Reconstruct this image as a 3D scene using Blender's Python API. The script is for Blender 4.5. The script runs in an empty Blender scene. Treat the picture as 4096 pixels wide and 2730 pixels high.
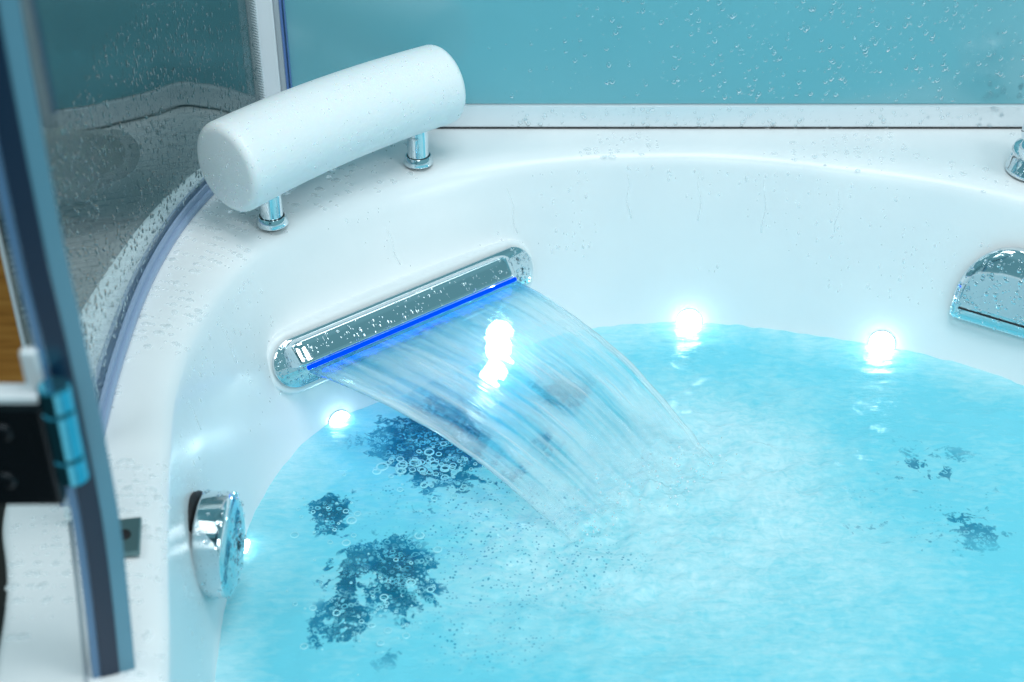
import bpy, bmesh, math, random
from mathutils import Vector, Matrix, noise
from mathutils.bvhtree import BVHTree
random.seed(7)
sc = bpy.context.scene
C = sc.collection
R = math.radians
# ------------------------------------------------------------------ camera
PITCH, FPX, W_, H_, CZ = R(34), 1450.0, 1024, 682, 0.75
cam_d = bpy.data.cameras.new("camera"); cam = bpy.data.objects.new("camera", cam_d); C.objects.link(cam)
cam.location = (0, 0, CZ); cam.rotation_euler = (R(90) - PITCH, 0, 0)
cam_d.sensor_width = 36; cam_d.lens = 36 * FPX / W_
cam_d.clip_start = .02; cam_d.clip_end = 60
cam_d.dof.use_dof = True; cam_d.dof.focus_distance = 1.52; cam_d.dof.aperture_fstop = 4.6
sc.camera = cam
# ------------------------------------------------------------------ light
sc.view_settings.view_transform = 'Standard'; sc.view_settings.look = 'None'
sc.view_settings.exposure = 0.0; sc.view_settings.gamma = 1
sc.view_settings.use_curve_mapping = False
sc.render.engine = 'CYCLES'
cy = sc.cycles
cy.use_denoising = True; cy.denoiser = 'OPENIMAGEDENOISE'
cy.max_bounces = 14; cy.transmission_bounces = 10; cy.glossy_bounces = 6; cy.transparent_max_bounces = 24
cy.caustics_reflective = False; cy.caustics_refractive = True; cy.sample_clamp_indirect = 4.0
world = bpy.data.worlds.new("World"); sc.world = world; world.use_nodes = True
nt = world.node_tree; bg = nt.nodes['Background']
tc = nt.nodes.new('ShaderNodeTexCoord')
nz = nt.nodes.new('ShaderNodeTexNoise'); nz.inputs['Scale'].default_value = 1.6; nz.inputs['Detail'].default_value = 1.5
rp = nt.nodes.new('ShaderNodeValToRGB')
e = rp.color_ramp.elements
e[0].position = .24; e[0].color = (.02, .07, .09, 1)
e[1].position = .36; e[1].color = (.10, .26, .31, 1)
x = e.new(.52); x.color = (.16, .37, .43, 1)
nt.links.new(tc.outputs['Generated'], nz.inputs['Vector']); nt.links.new(nz.outputs['Fac'], rp.inputs['Fac'])
nt.links.new(rp.outputs['Color'], bg.inputs['Color']); bg.inputs['Strength'].default_value = 1.0

def area(name, loc, tgt, sx, sy, power, col):
    d = bpy.data.lights.new(name, 'AREA'); d.shape = 'RECTANGLE'; d.size = sx; d.size_y = sy; d.energy = power; d.color = col
    o = bpy.data.objects.new(name, d); C.objects.link(o); o.location = loc
    o.rotation_euler = (Vector(tgt) - Vector(loc)).to_track_quat('-Z', 'Y').to_euler(); return o
area("ceiling_lamp", (.35, .75, 2.1), (.05, 1.2, 0), 1.0, .9, 22.5, (.97, .985, .985))
area("side_fill", (1.5, .2, 1.5), (.0, 1.2, 0), .6, .6, 8.5, (.92, .97, .98))  # unseen area light added from the right
area('left_fill', (-1.0, .55, 1.5), (-.25, 1.25, 0), .5, .5, 7.0, (.96, .98, .98))  # added light, out of view, to lift the headrest end and outer deck
area('front_fill', (.1, -.7, 1.5), (.05, 1.4, -.05), 1.0, .6, 11, (.96, .985, .985))  # added fill behind the camera to flatten the light on the walls

# ------------------------------------------------------------------ helpers
def ray(px, py):
    up = (H_ / 2 - py) / FPX
    c, s = math.cos(PITCH), math.sin(PITCH)
    return Vector(((px - W_ / 2) / FPX, c + up * s, -s + up * c))
CAM = Vector((0, 0, CZ))
def at_z(px, py, z=0.0):
    d = ray(px, py); return CAM + d * ((z - CZ) / d.z)
def at_y(px, py, y):
    d = ray(px, py); return CAM + d * (y / d.y)

def link(name, bm, mat, parent=None, smooth=True, loc=None):
    me = bpy.data.meshes.new(name)
    bmesh.ops.recalc_face_normals(bm, faces=bm.faces[:]) if smooth != 'keep' else None
    bm.to_mesh(me); bm.free()
    if smooth:
        for p in me.polygons: p.use_smooth = True
    o = bpy.data.objects.new(name, me); C.objects.link(o)
    me.materials.append(mat)
    if parent: o.parent = parent; o.matrix_parent_inverse = Matrix.Identity(4)
    return o
def sharp(o, ang=35):
    me = o.data
    bm = bmesh.new(); bm.from_mesh(me)
    for ed in bm.edges:
        if len(ed.link_faces) == 2: ed.smooth = ed.calc_face_angle(0) < R(ang)
    bm.to_mesh(me); bm.free(); return o
def tag(o, label=None, cat=None, group=None, kind=None):
    if label: o['label'] = label
    if cat: o['category'] = cat
    if group: o['group'] = group
    if kind: o['kind'] = kind
    return o
def thing(name, label, cat, group=None):
    o = bpy.data.objects.new(name, None); C.objects.link(o); o.empty_display_size = .05
    return tag(o, label, cat, group)

def add_box(bm, lo, hi, M=None, bev=0):
    r = bmesh.ops.create_cube(bm, size=1)
    vs = r['verts']
    lo, hi = Vector(lo), Vector(hi)
    for v in vs:
        v.co = Vector((lo[i] + (v.co[i] + .5) * (hi[i] - lo[i]) for i in range(3)))
    if bev:
        es = list({e for v in vs for e in v.link_edges})
        r2 = bmesh.ops.bevel(bm, geom=es, offset=bev, segments=2, affect='EDGES', profile=.6)
        vs = list({v for f in r2['faces'] for v in f.verts} | {v for v in vs if v.is_valid})
    if M is not None:
        for v in set(vs): v.co = M @ v.co
def add_lathe(bm, prof, M, n=40):
    """prof: list of (radius, height) along local z"""
    rings = []
    for (r, h) in prof:
        if r < 1e-6: rings.append([bm.verts.new(M @ Vector((0, 0, h)))])
        else: rings.append([bm.verts.new(M @ Vector((r * math.cos(2 * math.pi * k / n), r * math.sin(2 * math.pi * k / n), h))) for k in range(n)])
    for a, b in zip(rings, rings[1:]):
        for k in range(n):
            k2 = (k + 1) % n
            if len(a) == 1 and len(b) == 1: continue
            if len(a) == 1: bm.faces.new((a[0], b[k], b[k2]))
            elif len(b) == 1: bm.faces.new((a[k], a[k2], b[0]))
            else: bm.faces.new((a[k], a[k2], b[k2], b[k]))
def frame(o, z, x=None):
    z = z.normalized()
    if x is None: x = Vector((0, 0, 1)) if abs(z.z) < .9 else Vector((1, 0, 0))
    x = (x - z * x.dot(z)).normalized(); y = z.cross(x)
    M = Matrix((x, y, z)).transposed().to_4x4(); M.translation = o; return M
def add_sweep(bm, pts, prof, closed_prof=True, up=Vector((0, 0, 1)), scales=None, caps=True):
    """sweep 2-d profile (side, up) along pts"""
    rings = []
    n = len(pts)
    for i, p in enumerate(pts):
        t = (pts[min(i + 1, n - 1)] - pts[max(i - 1, 0)]).normalized()
        s = t.cross(up).normalized(); u = s.cross(t).normalized()
        k = scales[i] if scales else 1
        rings.append([bm.verts.new(p + s * a * k + u * b * k) for a, b in prof])
    m = len(prof)
    for a, b in zip(rings, rings[1:]):
        for k in range(m if closed_prof else m - 1):
            bm.faces.new((a[k], a[(k + 1) % m], b[(k + 1) % m], b[k]))
    if caps and closed_prof:
        bm.faces.new(rings[0]); bm.faces.new(rings[-1][::-1])
def circ(r, n=16, ry=None): return [(r * math.cos(2 * math.pi * k / n), (ry or r) * math.sin(2 * math.pi * k / n)) for k in range(n)]
def catmull(P, sub, closed=False):
    out = []; n = len(P)
    for i in range(n if closed else n - 1):
        g = (lambda j: P[j % n]) if closed else (lambda j: P[max(0, min(n - 1, j))])
        p0, p1, p2, p3 = g(i - 1), g(i), g(i + 1), g(i + 2)
        for s in range(sub):
            t = s / sub
            out.append(.5 * ((2 * p1) + (p2 - p0) * t + (2 * p0 - 5 * p1 + 4 * p2 - p3) * t * t + (3 * p1 - p0 - 3 * p2 + p3) * t ** 3))
    if not closed: out.append(P[-1].copy())
    return out

# ------------------------------------------------------------------ materials
def mat(name, col=(.8, .8, .8), rough=.4, metal=0, **kw):
    m = bpy.data.materials.new(name); m.use_nodes = True
    b = m.node_tree.nodes['Principled BSDF']
    b.inputs['Base Color'].default_value = (*col, 1); b.inputs['Roughness'].default_value = rough; b.inputs['Metallic'].default_value = metal
    for k, v in kw.items():
        b.inputs[k.replace('_', ' ')].default_value = v
    return m
def nodes(m): return m.node_tree.nodes, m.node_tree.links, m.node_tree.nodes['Principled BSDF']
def add_noise(m, scale, detail=3, dim='Object', stretch=None):
    N, L, b = nodes(m)
    t = N.new('ShaderNodeTexCoord'); z = N.new('ShaderNodeTexNoise')
    z.inputs['Scale'].default_value = scale; z.inputs['Detail'].default_value = detail
    if stretch:
        mp = N.new('ShaderNodeMapping'); mp.inputs['Scale'].default_value = stretch
        L.new(t.outputs[dim], mp.inputs['Vector']); L.new(mp.outputs[0], z.inputs['Vector'])
    else: L.new(t.outputs[dim], z.inputs['Vector'])
    return z
def ramp(m, src, stops):
    N, L, b = nodes(m); r = N.new('ShaderNodeValToRGB'); e = r.color_ramp.elements
    while len(e) > 1: e.remove(e[-1])
    e[0].position = stops[0][0]; e[0].color = (*stops[0][1], 1)
    for p, c in stops[1:]:
        q = e.new(p); q.color = (*c, 1)
    L.new(src, r.inputs['Fac']); return r
def bump(m, src, strength, dist):
    N, L, b = nodes(m); u = N.new('ShaderNodeBump'); u.inputs['Strength'].default_value = strength; u.inputs['Distance'].default_value = dist
    L.new(src, u.inputs['Height']); L.new(u.outputs[0], b.inputs['Normal']); return u

m_acr = mat('white_acrylic', (.80, .83, .85), .32, Coat_Weight=.12, Coat_Roughness=.15)
z = add_noise(m_acr, 9, 4); r = ramp(m_acr, z.outputs['Fac'], [(.3, (.80, .83, .85)), (.7, (.845, .865, .875))])
m_acr.node_tree.links.new(r.outputs[0], m_acr.node_tree.nodes['Principled BSDF'].inputs['Base Color'])
z = add_noise(m_acr, 60, 3); bump(m_acr, z.outputs['Fac'], .12, .002)
m_chrome = mat('chrome', (.72, .79, .82), .045, 1.0)
z = add_noise(m_chrome, 30, 2); bump(m_chrome, z.outputs['Fac'], .06, .002)
m_knuck = mat('chrome_cyan_reflection', (.10, .42, .55), .12, 1.0)  # knuckle chrome; reflected cyan of the tub water put into the metal colour
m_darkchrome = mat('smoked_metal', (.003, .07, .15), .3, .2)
m_foam = mat('white_vinyl', (.85, .88, .89), .42, Subsurface_Weight=.15, Subsurface_Scale=.02)
z = add_noise(m_foam, 420, 3); bump(m_foam, z.outputs['Fac'], .22, .0010)
m_alu = mat('satin_aluminium', (.80, .84, .87), .3, .25)
z = add_noise(m_alu, 40, 3, stretch=(.05, 1, 4)); bump(m_alu, z.outputs['Fac'], .1, .001)
m_white = mat('white_lacquer', (.78, .82, .86), .3)
m_grey = mat('grey_seal', (.40, .45, .49), .5)
m_blueseal = mat('blue_seal', (.16, .38, .50), .25, Transmission_Weight=.3)
m_gasket = mat('blue_gasket', (.12, .22, .50), .3)
m_lilac = mat('lilac_seal', (.13, .27, .46), .25, Transmission_Weight=.3)
m_channel = mat('blue_grey_channel', (.40, .52, .72), .25, Transmission_Weight=.3)
m_deep = mat('deep_blue_nozzle', (.002, .02, .05), .3)
m_navy = mat('dark_glass_edge', (.003, .02, .05), .35)
m_black = mat('black_metal', (.012, .016, .02), .25, .6)
m_rubber = mat('black_rubber', (.008, .008, .010), .6)
m_post = mat('charcoal_post', (.05, .055, .055), .5)
z = add_noise(m_post, 120, 3); bump(m_post, z.outputs['Fac'], .3, .002)
m_teal = mat('teal_glass', (.15, .43, .50), .22, Specular_IOR_Level=.9, Coat_Weight=.8, Coat_Roughness=.12)
z = add_noise(m_teal, 2.5, 3); r = ramp(m_teal, z.outputs['Fac'], [(.35, (.14, .42, .49)), (.65, (.165, .45, .52))])
m_teal.node_tree.links.new(r.outputs[0], m_teal.node_tree.nodes['Principled BSDF'].inputs['Base Color'])
m_out = mat('dark_wall_paint', (.03, .09, .10), .6)
z = add_noise(m_out, 3, 4); r = ramp(m_out, z.outputs['Fac'], [(.3, (.026, .070, .076)), (.7, (.042, .100, .106))])
m_out.node_tree.links.new(r.outputs[0], m_out.node_tree.nodes['Principled BSDF'].inputs['Base Color'])
m_floor = mat('dark_floor', (.03, .035, .035), .5)
z = add_noise(m_floor, 6, 4); r = ramp(m_floor, z.outputs['Fac'], [(.3, (.012, .018, .02)), (.7, (.045, .04, .035))])
m_floor.node_tree.links.new(r.outputs[0], m_floor.node_tree.nodes['Principled BSDF'].inputs['Base Color'])
m_wood = mat('orange_wood', (.42, .17, .03), .45)
z = add_noise(m_wood, 5, 5, stretch=(1, 9, 1)); r = ramp(m_wood, z.outputs['Fac'], [(.3, (.34, .115, .016)), (.5, (.52, .20, .035)), (.7, (.62, .27, .06))])
m_wood.node_tree.links.new(r.outputs[0], m_wood.node_tree.nodes['Principled BSDF'].inputs['Base Color'])
m_drop = mat('water_drop', (.93, .98, 1), .0, Transmission_Weight=1.0, IOR=1.33)
m_flat = bpy.data.materials.new('thin_water_film'); m_flat.use_nodes = True
_N = m_flat.node_tree.nodes; _L = m_flat.node_tree.links; _b = _N['Principled BSDF']
_b.inputs['Base Color'].default_value = (.90, .95, .97, 1); _b.inputs['Roughness'].default_value = .05; _b.inputs['Coat Weight'].default_value = .5
_t = _N.new('ShaderNodeBsdfTransparent'); _m = _N.new('ShaderNodeMixShader'); _m.inputs[0].default_value = .38
_L.new(_t.outputs[0], _m.inputs[1]); _L.new(_b.outputs[0], _m.inputs[2]); _L.new(_m.outputs[0], _N['Material Output'].inputs[0])
def emis(name, col, s):
    m = bpy.data.materials.new(name); m.use_nodes = True; N = m.node_tree.nodes; N.clear()
    e = N.new('ShaderNodeEmission'); e.inputs[0].default_value = (*col, 1); e.inputs[1].default_value = s
    o = N.new('ShaderNodeOutputMaterial'); m.node_tree.links.new(e.outputs[0], o.inputs[0]); return m
m_led = emis('lamp_glow', (.66, .93, 1.0), 34)
m_bluelight = emis('blue_strip_glow', (.0, .06, 1.0), 1.4)

# clear, slightly mirrored, cabin glass
m_glass = bpy.data.materials.new('cabin_glass'); m_glass.use_nodes = True
N = m_glass.node_tree.nodes; L = m_glass.node_tree.links; N.clear()
o_ = N.new('ShaderNodeOutputMaterial'); tr = N.new('ShaderNodeBsdfTransparent'); tr.inputs[0].default_value = (.93, .97, .98, 1)
gl = N.new('ShaderNodeBsdfGlossy'); gl.inputs['Roughness'].default_value = .0; gl.inputs[0].default_value = (.90, .97, .97, 1)
mx = N.new('ShaderNodeMixShader'); mx.inputs[0].default_value = .20
L.new(tr.outputs[0], mx.inputs[1]); L.new(gl.outputs[0], mx.inputs[2]); L.new(mx.outputs[0], o_.inputs[0])

# ------------------------------------------------------------------ outside the cabin (seen through the glass)
bm = bmesh.new(); add_box(bm, (-4, -1.5, -.64), (3, 4, -.60)); tag(link('floor', bm, m_floor, smooth=False), kind='structure')
bm = bmesh.new(); add_box(bm, (-4, 2.42, -.60), (3, 2.5, 2.2)); tag(link('wall', bm, m_out, smooth=False), kind='structure')
bm = bmesh.new(); add_box(bm, (-1.2, -.33, 0), (0, .32, .013), Matrix.Translation((-.80, 2.0, -.598)) @ Matrix.Rotation(R(14), 4, 'Z'), bev=.002)
tag(link('wood_board', bm, m_wood, smooth=False), 'orange brown wooden board on the floor beyond the charcoal post at the left edge', 'wood board')

# ------------------------------------------------------------------ bathtub
V2 = lambda x, y: Vector((x, y, 0))
ctl = [  # rim, waterline, outer edge
 ((-.253,.7735),(-.235,.775),(-.372,.773)), ((-.275,.886),(-.258,.879),(-.402,.87)), ((-.290,.970),(-.264,.966),(-.412,.97)),
 ((-.302,1.066),(-.2605,1.06),(-.418,1.08)), ((-.2936,1.183),(-.246,1.15),(-.412,1.20)), ((-.259,1.293),(-.206,1.238),(-.388,1.36)),
 ((-.166,1.403),(-.12,1.305),(-.345,1.487)), ((-.0587,1.467),(-.01,1.385),(-.27,1.64)), ((.061,1.500),(.08,1.432),(0,1.68)),
 ((.15,1.508),(.16,1.447),(.14,1.68)), ((.2476,1.506),(.25,1.446),(.26,1.68)), ((.357,1.482),(.369,1.417),(.38,1.68)),
 ((.478,1.443),(.475,1.381),(.53,1.68)), ((.585,1.385),(.567,1.325),(.72,1.68)), ((.70,1.30),(.66,1.24),(1.05,1.66)),
 ((.80,1.16),(.75,1.12),(1.15,1.50)), ((.85,.98),(.80,.96),(1.15,1.2)), ((.84,.76),(.79,.76),(1.1,.80)),
 ((.74,.53),(.70,.56),(.95,.42)), ((.55,.36),(.53,.40),(.65,.22)), ((.30,.29),(.30,.33),(.28,.13)), ((.06,.31),(.07,.35),(-.02,.14)),
 ((-.12,.42),(-.10,.45),(-.24,.30)), ((-.21,.59),(-.19,.61),(-.33,.54)) ]
SUB = 10
Rm = catmull([V2(*c[0]) for c in ctl], SUB, True)
Wl = catmull([V2(*c[1]) for c in ctl], SUB, True)
Ou = catmull([V2(*c[2]) for c in ctl], SUB, True)
NS = len(Rm); CEN = V2(.28, .88); WZ = -.2
def tub_profile(i):
    O, Rr, Wt = Ou[i], Rm[i], Wl[i]
    d = (Rr - O).normalized(); inn = (CEN - Wt).normalized()
    wl = (Wt - Rr).length
    P = []
    def a(v, z): P.append(Vector((v.x, v.y, z)))
    a(O + d * .004, -.598); a(O + d * .004, -.30); a(O, -.035); a(O, -.008); a(O + d * .003, -.002); a(O + d * .009, 0)
    for k in (.35, .7): a(O.lerp(Rr - d * .03, k), 0)
    a(Rr - d * .042, 0); a(Rr - d * .032, -.0004); a(Rr - d * .023, -.0014); a(Rr - d * .015, -.0030); a(Rr - d * .007, -.0056)
    a(Rr, -.0095); a(Rr.lerp(Wt, .05), -.0145); a(Rr.lerp(Wt, .10), -.021); a(Rr.lerp(Wt, .14), -.029)
    for k in range(1, 11):
        f = k / 10; a(Rr.lerp(Wt, .14 + .86 * (f ** .92)), -.029 - .171 * f)
    for (q, zz) in ((.006, -.215), (.018, -.232), (.04, -.25), (.07, -.268), (.11, -.29), (.16, -.32), (.22, -.345), (.30, -.36)):
        a(Wt + inn * q, zz)
    return P
bm = bmesh.new(); rows_co = [tub_profile(i) for i in range(NS)]; rows = [[bm.verts.new(p) for p in r_] for r_ in rows_co]
for i in range(NS):
    A, B = rows[i], rows[(i + 1) % NS]
    for k in range(len(A) - 1): bm.faces.new((A[k], A[k + 1], B[k + 1], B[k]))
cv = bm.verts.new((CEN.x, CEN.y, -.37))
for i in range(NS): bm.faces.new((rows[i][-1], cv, rows[(i + 1) % NS][-1]))
bmesh.ops.recalc_face_normals(bm, faces=bm.faces[:])
tub = thing('bathtub', 'large white acrylic whirlpool bathtub filled with bubbling cyan water', 'bathtub')
shell = link('shell', bm, m_acr, tub, smooth='keep')
bmq = bmesh.new(); bmq.from_mesh(shell.data); bvh = BVHTree.FromBMesh(bmq)
def hit(px, py):
    d = ray(px, py).normalized(); loc, nrm, idx, dist = bvh.ray_cast(CAM, d)
    if nrm.dot(d) > 0: nrm = -nrm
    return loc, nrm

# glass line
Gp = [V2(-.30,.72), V2(-.327,.773), V2(-.345,.87), V2(-.354,.97), V2(-.362,1.075), V2(-.364,1.205), V2(-.353,1.32), V2(-.329,1.419), V2(-.287,1.548)]
Gl = catmull(Gp, 12)

# ------------------------------------------------------------------ water
def inside(x, y, poly):
    c = False; n = len(poly)
    for i in range(n):
        a, b = poly[i], poly[i - 1]
        if (a.y > y) != (b.y > y) and x < (b.x - a.x) * (y - a.y) / (b.y - a.y) + a.x: c = not c
    return c
Wx = [Rm[i] + (Ou[i] - Rm[i]).normalized() * .010 for i in range(0, NS, 2)]
IMPL, IMPR = at_z(574, 540, WZ), at_z(712, 455, WZ)      # where the sheet of water lands
# holes in the milky foam, given on the water plane: centre, radii, turn
holes = []; Wsh = Wl[0::3]
def hole(px, py, rx, ry, rot, s): holes.append((at_z(px, py, WZ), rx, ry, R(rot), s))
hole(434, 440, .062, .076, 20, 1.25); hole(333, 511, .021, .038, 0, 1.0); hole(350, 572, .025, .042, -15, 1.0); hole(343, 614, .020, .048, 10, 1.0); hole(396, 572, .034, .050, 20, 1.05); hole(402, 600, .030, .030, 0, .8); hole(372, 648, .05, .03, 0, .30)
hole(562, 392, .032, .036, 0, 1.0); hole(545, 450, .03, .03, 0, .45); hole(500, 470, .05, .05, 0, .45); hole(440, 500, .05, .03, 0, .32)
hole(930, 470, .055, .05, 0, .36); hole(965, 515, .05, .06, 0, .36); hole(940, 545, .05, .03, 0, .30); hole(880, 520, .06, .04, 0, .22); hole(315, 625, .01, .03, 0, .6)
def seg_dist(p, a, b):
    ab = b - a; t = max(0, min(1, (p - a).dot(ab) / ab.dot(ab))); return (p - a - ab * t).length
bm = bmesh.new(); step = .0045; grid = {}
lc = bm.verts.layers.float.new('clear'); lsh = bm.verts.layers.float.new('shallow'); lsp = bm.verts.layers.float.new('specks'); lf = bm.verts.layers.float.new('froth')
nx, ny = int(1.25 / step), int(1.35 / step)
for i in range(nx):
    for j in range(ny):
        x_, y_ = -.36 + i * step, .24 + j * step
        if not inside(x_, y_, Wx): continue
        p = Vector((x_, y_, WZ))
        di = seg_dist(p, IMPL, IMPR)
        dfl = (p - (IMPL + IMPR) / 2 - Vector((.10, -.08, 0))).length
        rough = math.exp(-(di / .16) ** 2)
        h = .0022 * noise.fractal(p * 14, .8, 2, 3) + .0010 * noise.noise(p * 55)
        h += rough * (.007 * noise.fractal(p * 26, .8, 2, 4) + .0022 * noise.noise(p * 130))
        h += .006 * math.exp(-(di / .022) ** 2) * noise.fractal(p * 60, .8, 2, 3)
        h += .0012 * noise.fractal(Vector((x_ * 45, y_ * 95, 3)), .8, 2, 2) * (1 if x_ > .1 else .4)
        v = bm.verts.new((x_, y_, WZ + h)); grid[i, j] = v
        c = 0; wx = x_ + .013 * noise.noise(Vector((x_ * 38, y_ * 38, 31))) + .005 * noise.noise(Vector((x_ * 95, y_ * 95, 7))); wy = y_ + .016 * noise.noise(Vector((x_ * 38, y_ * 38, 57))) + .006 * noise.noise(Vector((x_ * 95, y_ * 95, 77)))
        for (hc, rx, ry, rot, s) in holes:
            if abs(hc.x - x_) > .13 or abs(hc.y - y_) > .13: continue
            dx, dy = wx - hc.x, wy - hc.y
            u, w = (dx * math.cos(rot) + dy * math.sin(rot)) / rx, (-dx * math.sin(rot) + dy * math.cos(rot)) / ry
            c = max(c, s * min(1.15, max(0, 1.5 - 1.05 * math.hypot(u, w))))
        sh = 0
        for q in Wsh:
            dq = (q.x - x_) ** 2 + (q.y - y_) ** 2
            if dq < .0049: sh = max(sh, 1 - math.sqrt(dq) / .07)
        v[lsh] = sh; v[lsp] = math.exp(-((x_ + .02) / .16) ** 2 - ((y_ - 1.06) / .20) ** 2) + .55 * math.exp(-((x_ - .40) / .14) ** 2 - ((y_ - 1.12) / .16) ** 2)
        v[lc] = min(1, c); v[lf] = min(1, math.exp(-(di / .11) ** 2) + .75 * math.exp(-(dfl / .17) ** 2))
for (i, j), v in grid.items():
    q = [grid.get((i + 1, j)), grid.get((i + 1, j + 1)), grid.get((i, j + 1))]
    if all(q): bm.faces.new((v, q[0], q[1], q[2]))
m_water = bpy.data.materials.new('milky_cyan_water'); m_water.use_nodes = True
N, L, b = nodes(m_water)
def math_(op, a, b_=None, clamp=False, NN=None, LL=None):
    NN = NN or N; LL = LL or L
    n = NN.new('ShaderNodeMath'); n.operation = op; n.use_clamp = clamp
    for k, v in enumerate((a, b_)):
        if v is None: continue
        if isinstance(v, (int, float)): n.inputs[k].default_value = v
        else: LL.new(v, n.inputs[k])
    return n.outputs[0]
ac = N.new('ShaderNodeAttribute'); ac.attribute_name = 'clear'; af = N.new('ShaderNodeAttribute'); af.attribute_name = 'froth'
t = N.new('ShaderNodeTexCoord')
def nzx(scale, detail, rough=.55, stretch=(1, 1, 1), dist=0):
    mp = N.new('ShaderNodeMapping'); mp.inputs['Scale'].default_value = stretch; L.new(t.outputs['Object'], mp.inputs[0])
    z = N.new('ShaderNodeTexNoise'); z.inputs['Scale'].default_value = scale; z.inputs['Detail'].default_value = detail
    z.inputs['Roughness'].default_value = rough; z.inputs['Distortion'].default_value = dist; L.new(mp.outputs[0], z.inputs['Vector']); return z.outputs['Fac']
n1 = nzx(30, 3, .5, dist=1.0); n2 = nzx(9, 5, .6); n3 = nzx(170, 3, .6, (1, 1.8, 1)); n4 = nzx(60, 5, .65, (1, 2.6, 1), .4)
# milkiness: 1 opaque aerated water, 0 clear
def vor(scale, feat='F1'):
    v = N.new('ShaderNodeTexVoronoi'); v.inputs['Scale'].default_value = scale; v.feature = feat
    w = N.new('ShaderNodeVectorMath'); w.operation = 'ADD'; zz = N.new('ShaderNodeTexNoise'); zz.inputs['Scale'].default_value = 60
    sc2 = N.new('ShaderNodeVectorMath'); sc2.operation = 'SCALE'; sc2.inputs['Scale'].default_value = .006
    L.new(t.outputs['Object'], zz.inputs['Vector']); L.new(zz.outputs['Color'], sc2.inputs[0]); L.new(sc2.outputs[0], w.inputs[0]); L.new(t.outputs['Object'], w.inputs[1]); L.new(w.outputs[0], v.inputs['Vector'])
    return v
ash = N.new('ShaderNodeAttribute'); ash.attribute_name = 'shallow'; asp = N.new('ShaderNodeAttribute'); asp.attribute_name = 'specks'
n5 = nzx(22, 3, .6, dist=1.2); n6 = nzx(70, 2, .5, dist=2.0)
k = math_('ADD', ac.outputs['Fac'], math_('ADD', math_('MULTIPLY', math_('SUBTRACT', n1, .5), 1.7), math_('MULTIPLY', math_('SUBTRACT', n6, .5), 1.1)))
k = math_('ADD', k, math_('MULTIPLY', math_('SUBTRACT', n5, .5), 2.2))
k = math_('MULTIPLY', math_('SUBTRACT', k, .50), 7.0, True)
k = math_('MULTIPLY', k, math_('MULTIPLY', ac.outputs['Fac'], 2.2, True))
# foam cells: little rings of froth drifting on the clear water
def rings(sc_, rad, wdt, thr, mask):
    v = vor(sc_)
    d = math_('ABSOLUTE', math_('SUBTRACT', v.outputs['Distance'], rad)); rr = math_('SUBTRACT', 1.0, math_('DIVIDE', d, wdt), True)
    sp = N.new('ShaderNodeSeparateColor'); L.new(v.outputs['Color'], sp.inputs[0])
    return math_('MULTIPLY', math_('MULTIPLY', rr, math_('GREATER_THAN', sp.outputs[0], thr)), mask), v, sp
m5 = math_('MULTIPLY', math_('SUBTRACT', nzx(30, 2), .46), 9, True)
r1, _, _ = rings(140, .36, .13, .15, m5); r2, _, _ = rings(270, .36, .18, .1, math_('MULTIPLY', math_('SUBTRACT', nzx(45, 2, .5, (1, 1.3, 1)), .47), 9, True))
foamy = math_('MAXIMUM', r1, r2)
k = math_('MULTIPLY', k, math_('SUBTRACT', 1.0, math_('MULTIPLY', foamy, .95)))
vs = vor(260); sp = N.new('ShaderNodeSeparateColor'); L.new(vs.outputs['Color'], sp.inputs[0])
dots = math_('MULTIPLY', math_('SUBTRACT', math_('MULTIPLY', sp.outputs[1], .42), vs.outputs['Distance']), 9, True)
dots = math_('MULTIPLY', dots, math_('MULTIPLY', math_('SUBTRACT', math_('ADD', math_('MULTIPLY', asp.outputs['Fac'], .9), nzx(16, 3)), .98), 6, True))
k = math_('MAXIMUM', k, math_('MULTIPLY', dots, .75))
milk = math_('SUBTRACT', .96, math_('MULTIPLY', k, .93))
fr = math_('ADD', math_('MULTIPLY', af.outputs['Fac'], .72), math_('MULTIPLY', math_('SUBTRACT', n2, .5), 1.2))
fr = math_('ADD', fr, math_('MULTIPLY', math_('SUBTRACT', n4, .5), 1.0))
fr = math_('ADD', fr, math_('MULTIPLY', math_('MULTIPLY', math_('SUBTRACT', n6, .5), .9), af.outputs['Fac']))
fr = math_('ADD', fr, math_('MULTIPLY', ash.outputs['Fac'], .55), True)
cr = N.new('ShaderNodeValToRGB'); e = cr.color_ramp.elements
e[0].position = 0; e[0].color = (.17, .66, .79, 1); e[1].position = 1; e[1].color = (.60, .87, .92, 1)
q = e.new(.35); q.color = (.31, .73, .82, 1)
L.new(fr, cr.inputs[0])
b.inputs['Roughness'].default_value = .12; b.inputs['IOR'].default_value = 1.33
L.new(cr.outputs[0], b.inputs['Base Color'])
b.inputs['Subsurface Weight'].default_value = 0
gls = N.new('ShaderNodeBsdfPrincipled'); gls.inputs['Base Color'].default_value = (.12, .62, .80, 1); gls.inputs['Roughness'].default_value = .02
gls.inputs['Transmission Weight'].default_value = 1; gls.inputs['IOR'].default_value = 1.33
bp = N.new('ShaderNodeBump'); bp.inputs['Strength'].default_value = .35; bp.inputs['Distance'].default_value = .003
L.new(math_('ADD', math_('MULTIPLY', n3, .5), n4), bp.inputs['Height'])
L.new(bp.outputs[0], b.inputs['Normal']); L.new(bp.outputs[0], gls.inputs['Normal'])
dp = N.new('ShaderNodeBsdfPrincipled'); dp.inputs['Base Color'].default_value = (.0, .27, .47, 1); dp.inputs['Roughness'].default_value = .08; dp.inputs['IOR'].default_value = 1.33; L.new(bp.outputs[0], dp.inputs['Normal'])
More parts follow.
